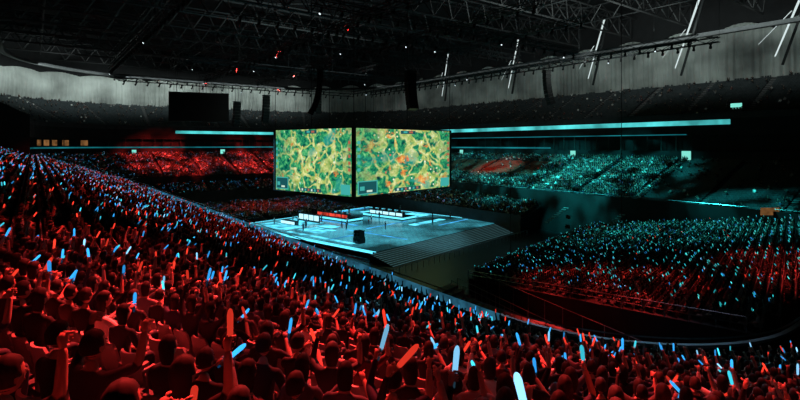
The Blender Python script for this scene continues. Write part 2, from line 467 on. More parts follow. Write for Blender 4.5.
def person(pose, lod, hair='short', stand=False):
    arms = ARMS[pose]
    dz = .42 if stand else 0
    J = []; R = []; E = []; KE = []
    def j(p, r): J.append((p[0], p[1], p[2])); R.append(r); return len(J)-1
    def e(a, b, k): E.append((a, b)); KE.append(k)
    pel = j((0, 0, .53+dz), (.155, .12)); sp = j((0, -.02, .74+dz), (.135, .10)); ch = j((0, -.01, .96+dz), (.165, .11)); nk0 = j((0, 0, 1.09+dz), .062); nk1 = j((0, .015, 1.17+dz), .05)
    e(pel, sp, 2); e(sp, ch, 2); e(ch, nk0, 2); e(nk0, nk1, 0)
    for sx, (el, wr) in ((1, arms[0]), (-1, arms[1])):
        sh = j((sx*.185, -.005, 1.035+dz), .068); el_ = j((sx*el[0], el[1], el[2]+dz), .046); wr_ = j((sx*wr[0], wr[1], wr[2]+dz), .030)
        e(ch, sh, 2)
        if lod < 2:
            m = tuple((np.array([sx*.185, 0, 1.035])+np.array([sx*el[0], el[1], el[2]]))/2+np.array([0, 0, dz])); mm = j(m, .058); e(sh, mm, 2); e(mm, el_, 2)
        else: e(sh, el_, 2)
        e(el_, wr_, 0 if (sx == 1 and lod < 2) else 2)
        if lod > 0:
            d = Vector((wr[0]-el[0], wr[1]-el[1], wr[2]-el[2])).normalized(); q = j((sx*(wr[0]+d.x*.1), wr[1]+d.y*.1, wr[2]+d.z*.1+dz), .035); e(wr_, q, 0)
        if stand:
            hp = j((sx*.09, 0, .88), .10); kn = j((sx*.10, .03, .49), .062); an = j((sx*.10, 0, .09), .042)
        else:
            hp = j((sx*.10, .06, .51), .095); kn = j((sx*.13, .43, .52), .065); an = j((sx*.13, .40, .10), .045)
        e(pel, hp, 3); e(hp, kn, 3); e(kn, an, 3)
        if lod < 2:
            to = j((J[an][0], J[an][1]+.15, .045), .04); e(an, to, 4)
    V, F = skin_mesh(J, E, R, 0, (2, 0, 0)[lod])
    Va = np.array(V); best = np.full(len(Va), 9.); kind = np.full(len(Va), 2)
    for (a, b), k in zip(E, KE):
        A = np.array(J[a]); B = np.array(J[b]); d = B-A; t = np.clip(((Va-A)@d)/(d@d), 0, 1)
        q = np.linalg.norm(Va-(A+t[:, None]*d), axis=1)
        mk = q < best; best[mk] = q[mk]; kind[mk] = k
    g = G(); g.add(V, F, kind)
    hc = (0, .03, 1.285+dz); nu, nv = ((20, 16), (8, 6), (6, 5))[lod]
    def hf(v):
        x, y, z = v
        if z < 0: x *= 1+.28*z; y = y*(1+.12*z)+(-.10*z if y > 0 else .12*z*y)
        return Vector((x*(1-.06*max(y, 0)), y, z))
    if lod == 2:
        g.sphere(hc, (.080, .100, .125), nu, nv, k=lambda V: [0 if (v[1] > .3 and v[2] < .45) else 1 for v in V], fn=hf)
    else:
        g.sphere(hc, (.076, .096, .12), nu, nv, k=0, fn=hf)
        def hr(v):
            x, y, z = v
            lim = -.55 if y < .1 else (.0 if y < .35 else .45)
            if hair == 'long' and y < .15: lim = -1.6
            if z < lim:
                if hair != 'long' or y > .15: return Vector((x*.8, y*.8, max(z, lim-.2)))
            if hair == 'long' and z < 0: return Vector((x*(1.25 if lod == 0 else 1.1), y*.9-.1, z*1.9))
            w_ = 1+.03*math.sin(9*x+3*z)*math.sin(8*y)
            return Vector((x*1.14*w_, (y*1.12-.04)*w_, z*1.12*w_))
        g.sphere((hc[0], hc[1]-.004, hc[2]+.004), (.078, .098, .122), nu, nv, k=1, fn=hr)
        if lod == 0:
            g.tube([(0, .118, 1.30+dz), (0, .140, 1.268+dz), (0, .122, 1.258+dz)], [.008, .016, .010], 6, 0)
            for sx in (-1, 1):
                g.sphere((sx*.03, .108, 1.292+dz), (.014, .010, .008), 8, 6, 5)
                g.sphere((sx*.03, .116, 1.292+dz), (.006, .004, .006), 6, 5, 4)
                g.sphere((sx*.080, .022, 1.275+dz), (.010, .020, .032), 8, 6, 0)
                g.box(sx*.03-.016, sx*.03+.016, .112, .122, 1.308+dz, 1.313+dz, 1)
            g.tube([(-.024, .114, 1.228+dz), (0, .124, 1.226+dz), (.024, .114, 1.228+dz)], [.004, .008, .004], 6, 6)
    anchors = []
    for sx, (el, wr) in ((1, arms[0]), (-1, arms[1])):
        Wp = Vector((sx*wr[0], wr[1], wr[2]+dz)); Fd = Vector((sx*(wr[0]-el[0]), wr[1]-el[1], wr[2]-el[2])).normalized()
        holding = wr[2] > 1.0
        if holding:
            S = {'cross': Vector((-sx*.55, .35, .75)), 'both': Vector((sx*.12, .45, .9)), 'one': Vector((-sx*.15, .3, .95)), 'high': Vector((-sx*.1, .1, 1))}[pose].normalized()
            n1 = (Fd-S*Fd.dot(S))
            if n1.length < .3: n1 = Vector((0, 1, 0))-S*S.y
            n1.normalize(); n2 = S.cross(n1)*sx
            C = Wp+Fd*.055+n1*.035
            anchors.append((C-S*.08, S))
            if lod == 0:
                g.tube([Wp-Fd*.01, Wp+Fd*.03-n1*.01, C-n1*.042+S*.0, C-n1*.036+S*.03], [.026, .034, .040, .026], 8, 0, .7)
                for i in range(4):
                    off = (i-1.5)*.021+.004; L = (2.9, 3.3, 3.2, 2.6)[i]
                    pts = [C+S*off+(n1*-math.cos(f)+n2*math.sin(f))*.034 for f in [L*.28*q+.25 for q in range(4)]]
                    g.tube(pts, [.0105, .0100, .0092, .0075], 6, 0)
                pts = [C+S*(.022+.008*q)+(n1*-math.cos(-f)+n2*math.sin(-f))*.036 for q, f in enumerate((.3, 1.0, 1.7))]
                g.tube(pts, [.0135, .012, .009], 6, 0)
        elif lod == 0:
            X = Vector((sx, 0, 0)); X = (X-Fd*X.dot(Fd)).normalized(); D = Fd.cross(X); D = D if D.z < 0 else -D
            g.tube([Wp-Fd*.01, Wp+Fd*.04, Wp+Fd*.085], [.027, .036, .038], 8, 0, .55)
            for i in range(4):
                o = X*((i-1.5)*.019); L = (.068, .076, .070, .055)[i]; b = Wp+Fd*.082+o
                g.tube([b, b+Fd*L*.45+D*.008, b+Fd*L*.78+D*.026, b+Fd*L*.9+D*.045], [.0098, .0095, .0088, .0070], 6, 0)
            b = Wp+Fd*.03-X*.032
            g.tube([b, b+Fd*.025-X*.018, b+Fd*.052-X*.022+D*.01], [.0125, .0115, .009], 6, 0)
    return g.arrays(), anchors
protos = {0: [], 1: [], 2: []}
for lod in (0, 1, 2):
    for pose in ('rest', 'both', 'one', 'cross', 'high'):
        for hair in (('short', 'long') if lod < 2 else ('short',)):
            protos[lod].append((pose,)+person(pose, lod, hair))
tops = np.array([(.02, .02, .025), (.02, .03, .07), (.04, .04, .045), (.30, .30, .30), (.72, .72, .70), (.02, .02, .02), (.10, .03, .03), (.10, .11, .13), (.02, .02, .024), (.015, .015, .015), (.04, .035, .03), (.02, .025, .03), (.012, .012, .012), (.03, .025, .025)])
def person_colors(n):
    c = np.zeros((n, 7, 3))
    c[:, 0] = np.array([.50, .33, .25])*(.75+.4*rng.random((n, 1)))
    c[:, 1] = np.array([.010, .008, .007])*(1+1.5*rng.random((n, 1)))
    c[:, 2] = tops[rng.integers(0, len(tops), n)]*(.8+.4*rng.random((n, 1)))
    c[:, 3] = np.array([.03, .035, .05])*(.5+1.2*rng.random((n, 1)))
    c[:, 4] = .02; c[:, 5] = .7; c[:, 6] = (.4, .12, .12)
    return c
OCC = np.array([.88, .75, .08, .93, .8, .03, .06])
occ = OCC[SZ]; occ = np.where(dist < 9, .8, occ)
has = rng.random(len(SP)) < occ
groups = []; sticks = []
def stick_color(P, zone):
    n = len(P); u = rng.random(n)
    blue = np.array([.03, .34, .85]); cy = np.array([.05, .62, .78]); red = np.array([.85, .04, .02]); lb = np.array([.25, .62, .95])
    c = np.where((u < .46)[:, None], blue, np.where((u < .64)[:, None], cy, np.where((u < .72)[:, None], lb, red)))
    tz = (zone == 3) | ((zone <= 1) & (P[:, 0] > 15) & (P[:, 1] > 60))
    v = rng.random(n)
    c2 = np.where((v < .6)[:, None], np.array([.02, .42, .44]), np.where((v < .85)[:, None], blue*.6, np.array([.08, .75, .7])))
    return np.where(tz[:, None] & (rng.random(n) < .88)[:, None], c2, c)
PLIT = {0: .30, 1: .4, 2: .01, 3: .48, 4: .25, 5: 0, 6: 0}
plz = np.array([PLIT[k] for k in range(7)])
for lod, (d0, d1) in enumerate(((0, 15), (15, 62), (62, 999))):
    mk = has & (dist >= d0) & (dist < d1); idx = np.where(mk)[0]
    pr = protos[lod]
    wts = np.array([{'rest': .52, 'both': .11, 'one': .18, 'cross': .16, 'high': .03}[p[0]] for p in pr]); wts /= wts.sum()
    ch = rng.choice(len(pr), len(idx), p=wts)
    for k, (pose, arr, anc) in enumerate(pr):
        ii = idx[ch == k]; n = len(ii)
        if n == 0: continue
        pos = SP[ii].copy(); yaw = SY[ii]+rng.normal(0, .16, n)
        tx = -8-pos[:, 0]; ty = 112-pos[:, 1]; ty_ = np.arctan2(-tx, ty); dlt = (ty_-yaw+np.pi) % (2*np.pi)-np.pi
        yaw = yaw+np.clip(dlt*.35, -.35, .35)
        sc = .93+.12*rng.random(n)
        groups.append((arr, pos, yaw, sc, person_colors(n)))
        for (C, S) in anc:
            pl = plz[SZ[ii]]*np.where((pos[:, 1] > 90) & (SZ[ii] == 0), .8, 1.)
            # fan-club clusters wave their sticks together
            cl = .55+.6*np.sin(pos[:, 0]*.37+1)*np.sin(pos[:, 1]*.31+pos[:, 0]*.11)
            pl = np.where(dist[ii] < 20, .50, np.where((dist[ii] < 75) & (SZ[ii] == 0), np.clip(.72*cl, .08, 1), pl))
            lit = rng.random(n) < pl
            if not lit.any(): continue
            y = yaw[lit]; s = sc[lit]; p = pos[lit]; c = np.cos(y); sn = np.sin(y)
            base = np.stack([C.x*c-C.y*sn, C.x*sn+C.y*c, np.full(len(c), C.z)], -1)*s[:, None]+p
            Sj = np.tile(np.array(S), (len(c), 1))+rng.normal(0, .22, (len(c), 3)); Sj /= np.linalg.norm(Sj, axis=1)[:, None]
            dr = np.stack([Sj[:, 0]*c-Sj[:, 1]*sn, Sj[:, 0]*sn+Sj[:, 1]*c, Sj[:, 2]], -1)
            sticks.append((base, dr, stick_color(p, SZ[ii][lit]), dist[ii][lit]))
instances('seated_audience', groups, M_people)
B = np.concatenate([s[0] for s in sticks]); Dv = np.concatenate([s[1] for s in sticks]); Cc = np.concatenate([s[2] for s in sticks])
n = len(B); print('sticks', n)
L = .27+.13*rng.random(n)
Cc = Cc*(.35+.85*rng.random((n, 1)))
X = np.cross(Dv, np.array([.3, .9, .1])); X /= np.linalg.norm(X, axis=1)[:, None]; Y = np.cross(Dv, X)
ns = 6; prof = [(0, .014), (.28, .015), (.34, .023), (.85, .026), (.96, .018), (1., .006)]
V = np.zeros((n, len(prof), ns, 3)); cc = np.zeros((n, len(prof), ns, 3))
for i, (f, rad) in enumerate(prof):
    for j in range(ns):
        t = 2*math.pi*j/ns
        V[:, i, j] = B+Dv*(L*f)[:, None]+(X*math.cos(t)+Y*math.sin(t))*rad
        cc[:, i, j] = Cc*(.05 if i < 2 else 1)
lo = []
for i in range(len(prof)-1):
    for j in range(ns): lo += [i*ns+j, i*ns+(j+1) % ns, (i+1)*ns+(j+1) % ns, (i+1)*ns+j]
lo = np.array(lo); nvp = len(prof)*ns
LL = (lo[None, :]+(np.arange(n)*nvp)[:, None]).ravel()
mesh_np('cheering_light_sticks', V.reshape(-1, 3), LL, np.full(len(LL)//4, 4), M_stick, cc.reshape(-1, 3), True)

# ------------------------------------------------------------------ video cube
def screen_mat(name, seed, warm):
    m, nt, out = new_mat(name)
    L_ = nt.links.new
    uv = N(nt, 'ShaderNodeTexCoord')
    mp = N(nt, 'ShaderNodeMapping'); mp.inputs['Location'].default_value = (seed, seed*.7, 0); mp.inputs['Scale'].default_value = (1.78, 1, 1)
    L_(uv.outputs['UV'], mp.inputs[0])
    def noise(scale, detail, off, rough=.6, dist=0.):
        q = N(nt, 'ShaderNodeMapping'); q.inputs['Location'].default_value = (off, off*.3, 0); L_(mp.outputs[0], q.inputs[0])
        x = N(nt, 'ShaderNodeTexNoise'); x.inputs['Scale'].default_value = scale; x.inputs['Detail'].default_value = detail; x.inputs['Roughness'].default_value = rough; x.inputs['Distortion'].default_value = dist
        L_(q.outputs[0], x.inputs['Vector']); return x.outputs['Fac']
    def ramp(sock, stops):
        r = N(nt, 'ShaderNodeValToRGB'); R = r.color_ramp
        R.elements[0].position = stops[0][0]; R.elements[0].color = (*stops[0][1], 1); R.elements[1].position = stops[-1][0]; R.elements[1].color = (*stops[-1][1], 1)
        for p, c in stops[1:-1]: R.elements.new(p).color = (*c, 1)
        L_(sock, r.inputs[0]); return r.outputs[0]
    def mix(f, a, b, amt=1.):
        x = N(nt, 'ShaderNodeMixRGB')
        if isinstance(f, float): x.inputs[0].default_value = f
        else:
            s = N(nt, 'ShaderNodeMath', operation='MULTIPLY'); s.inputs[1].default_value = amt; L_(f, s.inputs[0]); L_(s.outputs[0], x.inputs[0])
        for i, v in ((1, a), (2, b)):
            if isinstance(v, tuple): x.inputs[i].default_value = (*v, 1)
            else: L_(v, x.inputs[i])
        return x.outputs[0]
    def voro(scale, feat, sock):
        v = N(nt, 'ShaderNodeTexVoronoi'); v.feature = feat; v.inputs['Scale'].default_value = scale; L_(sock, v.inputs['Vector']); return v
    g3 = lambda v: (v, v, v)
    # distorted coordinate for organic paths
    dn = N(nt, 'ShaderNodeTexNoise'); dn.inputs['Scale'].default_value = 4; L_(mp.outputs[0], dn.inputs['Vector'])
    dv = N(nt, 'ShaderNodeVectorMath', operation='SCALE'); dv.inputs['Scale'].default_value = .35; L_(dn.outputs['Color'], dv.inputs[0])
    wv = N(nt, 'ShaderNodeVectorMath', operation='ADD'); L_(mp.outputs[0], wv.inputs[0]); L_(dv.outputs[0], wv.inputs[1])
    forest = ramp(noise(12, 8, 0, .75, .6), [(.32, (0, .025, .03)), (.44, (.003, .13, .085)), (.52, (.02, .30, .12)), (.60, (.10, .50, .17)), (.72, (.4, .8, .4))])
    grass = ramp(noise(9, 6, 3, .7), [(.3, (.20, .36, .06)), (.46, (.50, .60, .15)), (.58, (.88, .85, .35)), (.7, (1, 1, .75))])
    pe = voro(3.6, 'DISTANCE_TO_EDGE', wv.outputs[0])
    path = ramp(pe.outputs['Distance'], [(.035, g3(1)), (.095, g3(0))])
    c = mix(path, forest, grass, .9)
    clear = ramp(noise(3.6, 3, 7, .5, .6), [(.54, g3(0)), (.60, g3(1))])
    c = mix(clear, c, grass, .75)
    river = ramp(noise(2.4, 2, 11, .5, .5), [(.60, g3(0)), (.65, g3(1))])
    c = mix(river, c, (.03, .36, .32), .6)
    fire = ramp(noise(5.5, 4, 17, .6, .3), [(.63-warm*.06, g3(0)), (.69-warm*.06, g3(1))])
    c = mix(fire, c, ramp(noise(14, 4, 2), [(.35, (.65, .06, .02)), (.6, (1., .42, .06)), (.72, (1, .85, .4))]), .85)
    vo = voro(15, 'F1', mp.outputs[0])
    dots = ramp(vo.outputs['Distance'], [(.18, g3(1)), (.26, g3(0))])
    pick = N(nt, 'ShaderNodeSeparateColor'); L_(vo.outputs['Color'], pick.inputs[0])
    pk = ramp(pick.outputs[0], [(.66, g3(0)), (.68, g3(1))])
    mm = N(nt, 'ShaderNodeMath', operation='MULTIPLY'); L_(dots, mm.inputs[0]); L_(pk, mm.inputs[1])
    c = mix(mm.outputs[0], c, ramp(pick.outputs[1], [(.2, (.95, 1, .8)), (.5, (1, .75, .15)), (.75, (.3, .9, .9)), (.9, (.9, .1, .08))]), .95)
    sx_ = N(nt, 'ShaderNodeSeparateXYZ'); L_(uv.outputs['UV'], sx_.inputs[0])
    dx = N(nt, 'ShaderNodeMath', operation='SUBTRACT'); dx.inputs[1].default_value = .55; L_(sx_.outputs[0], dx.inputs[0])
    ab = N(nt, 'ShaderNodeMath', operation='ABSOLUTE'); L_(dx.outputs[0], ab.inputs[0])
    ed = ramp(ab.outputs[0], [(.22, g3(0)), (.50, g3(1))])
    c = mix(ed, c, forest, .7)
    e = N(nt, 'ShaderNodeEmission'); e.inputs[1].default_value = 1.0
    L_(c, e.inputs[0]); L_(e.outputs[0], out.inputs[0])
    return m
cube = empty('video_cube')
K0 = Vector((-8.5, 90, 0)); KU = Vector((.65, .76, 0)).normalized(); KV = Vector((-.76, .65, 0)).normalized()
LU, LV = 30.8, 24.3; ZB, ZT = 10.45, 23.15
def kp(u, v, z): return K0+KU*u+KV*v+Vector((0, 0, z))
def quad(name, p, mat, parent):
    me = bpy.data.meshes.new(name); me.from_pydata([tuple(q) for q in p], [], [(0, 1, 2, 3)])
    uvl = me.uv_layers.new(name='UVMap')
    for i, c in enumerate(((0, 0), (1, 0), (1, 1), (0, 1))): uvl.data[i].uv = c
    me.materials.append(mat); ob = bpy.data.objects.new(name, me); COL.objects.link(ob); ob.parent = parent; return ob
Ms1 = screen_mat('game_view_a', 1.3, .2); Ms2 = screen_mat('game_view_b', 6.1, .9)
g = G()
def kbox(g, u0, u1, v0, v1, z0, z1):
    c = [kp(u0, v0, 0), kp(u1, v0, 0), kp(u1, v1, 0), kp(u0, v1, 0)]
    V = [(p.x, p.y, z0) for p in c]+[(p.x, p.y, z1) for p in c]
    g.add(V, [(3, 2, 1, 0), (4, 5, 6, 7), (0, 1, 5, 4), (1, 2, 6, 5), (2, 3, 7, 6), (3, 0, 4, 7)])
kbox(g, .3, LU-.3, .3, LV-.3, ZB+.1, ZT-.1)
for (u, v) in ((0, 0), (LU, 0), (LU, LV), (0, LV)): kbox(g, u-.3, u+.3, v-.3, v+.3, ZB-.2, ZT+.25)
for z in (ZB-.25, ZT):
    kbox(g, 0, LU, -.15, .2, z, z+.25); kbox(g, 0, LU, LV-.2, LV+.15, z, z+.25); kbox(g, -.15, .2, 0, LV, z, z+.25); kbox(g, LU-.2, LU+.15, 0, LV, z, z+.25)
g.obj('cube_housing', M_black, parent=cube)
quad('screen_1', [kp(0, LV-.5, ZB), kp(0, .4, ZB), kp(0, .4, ZT), kp(0, LV-.5, ZT)], Ms1, cube).location = tuple(-KU*.2)
quad('screen_2', [kp(.4, 0, ZB), kp(LU-.4, 0, ZB), kp(LU-.4, 0, ZT), kp(.4, 0, ZT)], Ms2, cube).location = tuple(-KV*.2)
quad('screen_3', [kp(LU, .5, ZB), kp(LU, LV-.5, ZB), kp(LU, LV-.5, ZT), kp(LU, .5, ZT)], Ms1, cube).location = tuple(KU*.2)
quad('screen_4', [kp(LU-.5, LV, ZB), kp(.5, LV, ZB), kp(.5, LV, ZT), kp(LU-.5, LV, ZT)], Ms2, cube).location = tuple(KV*.2)
M_hud = mat_emit('hud_panel', (.01, .09, .10), 1.)
M_hudt = mat_emit('hud_teal', (.05, .42, .38), 1.); M_hudr = mat_emit('hud_red', (.45, .12, .07), 1.); M_hudw = mat_emit('hud_white', (.6, .8, .65), 1.)
def hud(face, f0, f1, h0, h1, mat, d=.25):
    H = ZT-ZB
    if face == 1:
        p = [kp(-d, LV-.5-f0*(LV-.9), ZB+h0*H), kp(-d, LV-.5-f1*(LV-.9), ZB+h0*H), kp(-d, LV-.5-f1*(LV-.9), ZB+h1*H), kp(-d, LV-.5-f0*(LV-.9), ZB+h1*H)]
    else:
        p = [kp(.4+f0*(LU-.8), -d, ZB+h0*H), kp(.4+f1*(LU-.8), -d, ZB+h0*H), kp(.4+f1*(LU-.8), -d, ZB+h1*H), kp(.4+f0*(LU-.8), -d, ZB+h1*H)]
    quad('hud', p, mat, cube)
for f in (1, 2):
    hud(f, .42, .58, .93, .985, M_hud, .27); hud(f, .45, .49, .945, .975, M_hudt, .29); hud(f, .51, .55, .945, .975, M_hudr, .29)
    for i in range(5):
        hud(f, .008, .034, .765-i*.10, .81-i*.10, M_hudt, .29)
        hud(f, .966, .992, .765-i*.10, .81-i*.10, M_hudr, .29)
    hud(f, .01, .19, .02, .22, M_hudt, .28); hud(f, .02, .18, .035, .205, M_hud, .29); hud(f, .03, .07, .08, .14, M_hudt, .31); hud(f, .09, .14, .05, .08, M_hudw, .31)
    hud(f, .36, .64, .015, .07, M_hud, .27)
    for i in range(6): hud(f, .38+i*.042, .40+i*.042, .025, .06, (M_hudw, M_hudt, M_hudr)[i % 3], .29)
    hud(f, .88, .99, .02, .17, M_hudt, .29)
g = G()
for u in (0, LU/2, LU):
    for v in (0, LV/2, LV):
        g.beam(kp(u, v, ZT), kp(u, v, 50), .09)
g.obj('hanging_cables', M_black, parent=cube)

# ------------------------------------------------------------------ stage
S0 = Vector((-4.3, 84.5, 0)); SU = KU; SV = KV
def sp_(u, v, z): return S0+SU*u+SV*v+Vector((0, 0, z))
def sbox(g, u0, u1, v0, v1, z0, z1, k=0):
    c = [sp_(u0, v0, 0), sp_(u1, v0, 0), sp_(u1, v1, 0), sp_(u0, v1, 0)]
    V = [(p.x, p.y, z0) for p in c]+[(p.x, p.y, z1) for p in c]
    g.add(V, [(3, 2, 1, 0), (4, 5, 6, 7), (0, 1, 5, 4), (1, 2, 6, 5), (2, 3, 7, 6), (3, 0, 4, 7)], k)
stage = empty('stage')
m, nt, out = new_mat('stage_led_floor')
p = N(nt, 'ShaderNodeBsdfPrincipled'); p.inputs['Roughness'].default_value = .25; p.inputs['Base Color'].default_value = (.07, .12, .13, 1)
tc = N(nt, 'ShaderNodeTexCoord'); nz = N(nt, 'ShaderNodeTexNoise'); nz.inputs['Scale'].default_value = .10; nz.inputs['Detail'].default_value = 4
rot = N(nt, 'ShaderNodeMapping'); rot.inputs['Rotation'].default_value = (0, 0, -math.atan2(.76, .65)); nt.links.new(tc.outputs['Object'], rot.inputs[0])
br = N(nt, 'ShaderNodeTexBrick'); br.inputs['Scale'].default_value = .35; br.inputs['Color1'].default_value = (.035, .24, .30, 1); br.inputs['Color2'].default_value = (.025, .17, .22, 1); br.inputs['Mortar'].default_value = (.01, .05, .07, 1); br.inputs['Mortar Size'].default_value = .02
nt.links.new(tc.outputs['Object'], nz.inputs['Vector']); nt.links.new(rot.outputs[0], br.inputs['Vector'])
mr = N(nt, 'ShaderNodeMapRange'); mr.inputs['From Min'].default_value = .40; mr.inputs['From Max'].default_value = .62; mr.inputs['To Min'].default_value = .15; mr.inputs['To Max'].default_value = 1.5
nt.links.new(nz.outputs['Fac'], mr.inputs[0]); nt.links.new(br.outputs[0], p.inputs['Emission Color']); nt.links.new(mr.outputs[0], p.inputs['Emission Strength'])
nt.links.new(p.outputs[0], out.inputs[0]); M_stage = m
g = G(); sbox(g, 0, 43.5, 0, 44, 0, 1.5); g.obj('platform', M_stage, parent=stage)
g = G()
sbox(g, -.12, -.02, 0, 44, .1, 1.45); sbox(g, 0, 43.5, -.1, -.02, 1.25, 1.45)
g.obj('skirt', M_black, parent=stage)
g = G(); sbox(g, -.2, -.12, .5, 44, 1.15, 1.42); sbox(g, -.2, .06, -.2, 44, 1.5, 1.55); sbox(g, 43.3, 43.5, 0, 44, 1.5, 1.55); sbox(g, 0, 43.5, 43.8, 44, 1.5, 1.55)
g.obj('edge_led_strip', M_cyan, parent=stage)
g = G()
for i in range(9): sbox(g, -1.5, 43.5, -.6*(i+1), -.6*i-.1 if i else -.1, 0, 1.35-.15*i)
g.obj('front_steps', mat_pbr('step_board', (.11, .14, .15), .5, noise=1.), parent=stage)
g = G()
for i in range(9): sbox(g, -1.5, 43.5, -.6*(i+1)-.02, -.6*(i+1)+.04, 1.33-.15*i, 1.37-.15*i)
g.obj('step_nosing', mat_emit('step_led', (.12, .3, .33), .55), parent=stage)
M_pan = mat_emit('led_floor_panel', (.12, .75, 1.), 1.5, noise=.45)
M_panb = mat_emit('led_floor_blue', (.06, .42, .9), 1.2, noise=.3)
g = G()
for (u0, u1, v0, v1) in ((3, 8, 30, 41), (9.5, 15, 31, 42), (34, 41, 29, 38), (5, 10, 21, 28), (2, 3, 8, 28), (11, 14, 24, 29), (26, 38, 12, 14), (36, 42, 20, 26)): sbox(g, u0, u1, v0, v1, 1.5, 1.54)
g.obj('floor_led_panel', M_pan, parent=stage)
g = G()
for (u0, u1, v0, v1) in ((17, 18, 22, 42), (2, 14, 14, 14.6), (30, 42, 8, 8.5), (16, 30, 17.4, 18), (12, 12.5, 3, 20), (18, 42, 42, 43)): sbox(g, u0, u1, v0, v1, 1.5, 1.54)
g.obj('floor_led_line', M_panb, parent=stage)
redm = mat_emit('desk_red_led', (1, .08, .05), 1.0, noise=.6)
for di, (u, v, mt) in enumerate(((20, 28, redm), (31, 20, M_whitel))):
    dk = empty('player_desk')
    g = G(); sbox(g, u-1.2, u+4, v-1, v+12.5, 1.5, 2.2); g.obj('desk_riser', M_black, parent=dk)
    g = G(); sbox(g, u-1.3, u-1.2, v-1, v+12.5, 1.75, 2.15); sbox(g, u-1.2, u+4, v-1.1, v-1, 1.75, 2.15); g.obj('riser_led', M_cyan, parent=dk)
    g = G(); sbox(g, u, u+1.1, v, v+11.5, 3.0, 3.12); sbox(g, u+.1, u+1., v, v+.15, 2.2, 3.0); sbox(g, u+.1, u+1., v+11.35, v+11.5, 2.2, 3.0)
    g.obj('desk_body', M_black, parent=dk)
    g = G()
    for i in range(5): sbox(g, u-.05, u, v+.2+i*2.27, v+2.1+i*2.27, 2.3, 3.0)
    g.obj('desk_front_panel', mt, parent=dk)
    g = G(); g2 = G()
    for i in range(5):
        vv = v+.8+i*2.2
        sbox(g, u+.25, u+.32, vv, vv+.9, 3.25, 3.75); sbox(g, u+.28, u+.4, vv+.4, vv+.5, 3.12, 3.3)
        sbox(g2, u+.33, u+.35, vv+.03, vv+.87, 3.28, 3.72)
    g.obj('monitor_shells', M_black, parent=dk); g2.obj('monitor_screens', M_hudw, parent=dk)
    pos = np.array([list(sp_(u+1.75, v+1.25+i*2.2, 2.2)) for i in range(5)]); yw = np.full(5, math.atan2(SU.x, -SU.y))
    cols = person_colors(5); cols[:, 2] = (.6, .1, .1) if di == 0 else (.5, .55, .6)
    instances('player', [(protos[1][0][1], pos, yw, np.full(5, 1.05), cols)], M_people, parent=dk)
    instances('gaming_chair', [(CH[1], pos, yw, np.full(5, 1.15), np.full((5, 1, 3), .3 if di else .25))], M_seat, False, dk)
cd = empty('caster_desk')
g = G(); sbox(g, 8, 9.2, 33, 38, 1.54, 2.45); sbox(g, 13.7, 13.9, 31, 39, 1.54, 3.4); g.obj('desk_top', M_black, parent=cd)
g = G(); sbox(g, 7.9, 8, 33, 38, 1.7, 2.3)
for k in range(4): sbox(g, 13.6, 13.7, 31.3+k*1.9, 32.8+k*1.9, 2.0, 3.2)
g.obj('light_boxes', M_whitel, parent=cd)
st_arr, _ = person('rest', 1, 'short', True)
spots_ = ((12, 20), (13, 22.5), (30, 10), (38, 16), (10.2, 34.5), (10.2, 36.5), (24, 24), (36, 38), (17, 25), (5, 26), (18, 14), (27, 38), (28, 36), (40, 12), (8, 29), (9, 30), (16, 33), (29, 26), (42, 30), (20, 21), (6, 38))
pos = np.array([list(sp_(*q, 1.5)) for q in spots_])
instances('stage_crew', [(st_arr, pos, rng.random(len(pos))*6, np.ones(len(pos)), person_colors(len(pos)))], M_people)
g = G(); sbox(g, 3, 4.5, 6.8, 8.6, 1.5, 2.6); sbox(g, 3.05, 4.4, 6.9, 8.5, 2.65, 3.9); g.obj('speaker_stack', M_black)
g = G()
for z in (2.05, 3.0, 3.55):
    for v in (7.25, 8.1): g.sphere(sp_(3.02, v, z), (.28, .28, .28), 10, 6)
g.obj('speaker_cones', M_metald, smooth=True, parent=bpy.data.objects['speaker_stack'])
g = G()
for k in range(40):
    p = sp_(-7, -6+k*1.5, 0); q = sp_(-7, -6+(k+1)*1.5, 0)
    g.beam(p, p+Vector((0, 0, 1.1)), .06); g.beam(p+Vector((0, 0, 1.1)), q+Vector((0, 0, 1.1)), .06); g.beam(p+Vector((0, 0, .5)), q+Vector((0, 0, .5)), .05)
for k in range(32):
    p = sp_(-7+k*1.5, -9, 0); q = sp_(-7+(k+1)*1.5, -9, 0)
    g.beam(p, p+Vector((0, 0, 1.1)), .06); g.beam(p+Vector((0, 0, 1.1)), q+Vector((0, 0, 1.1)), .06)
g.obj('crowd_barrier', M_rail)

# ------------------------------------------------------------------ roof structure
def truss(g, p, q, w, h, panel, t):
    p = Vector(p); q = Vector(q); d = q-p; L = d.length; d.normalize(); s = d.cross(Vector((0, 0, 1))).normalized()*w/2; up = Vector((0, 0, h))
    n = max(1, int(L/panel))
    if w > 0: ch = [s*0, s+up, -s+up]
    else: ch = [s*0, up]
    if w > 0 and h < 1.5: ch = [s, -s, s+up, -s+up]
    for c in ch: g.beam(p+c, q+c, t)
    for i in range(n):
        a = p+d*(L*i/n); b = p+d*(L*(i+1)/n); mid = (a+b)/2
        if len(ch) == 4:
            for c0, c1 in ((s, s+up), (-s, -s+up)):
                if i % 2: g.beam(a+c0, b+c1, t*.6)
                else: g.beam(a+c1, b+c0, t*.6)
            g.beam(a+s, a-s, t*.6)
        else:
            for c in ch[1:]:
                g.beam(a+ch[0], mid+c, t*.65); g.beam(mid+c, b+ch[0], t*.65)
            if len(ch) == 3: g.beam(mid+ch[1], mid+ch[2], t*.65)
g = G()
for a in np.arange(25, 225, 16):
    truss(g, W(a, -15, 51), W(a, 138, 51), 3.2, 5, 6, .38)
for b in (2, 24, 46, 70, 94, 116):
    truss(g, W(0, b, 52), W(222, b, 52), 0, 4, 6, .28)
for a in np.arange(33, 225, 16):
    g.beam(W(a, -15, 57.5), W(a, 138, 57.5), .3)
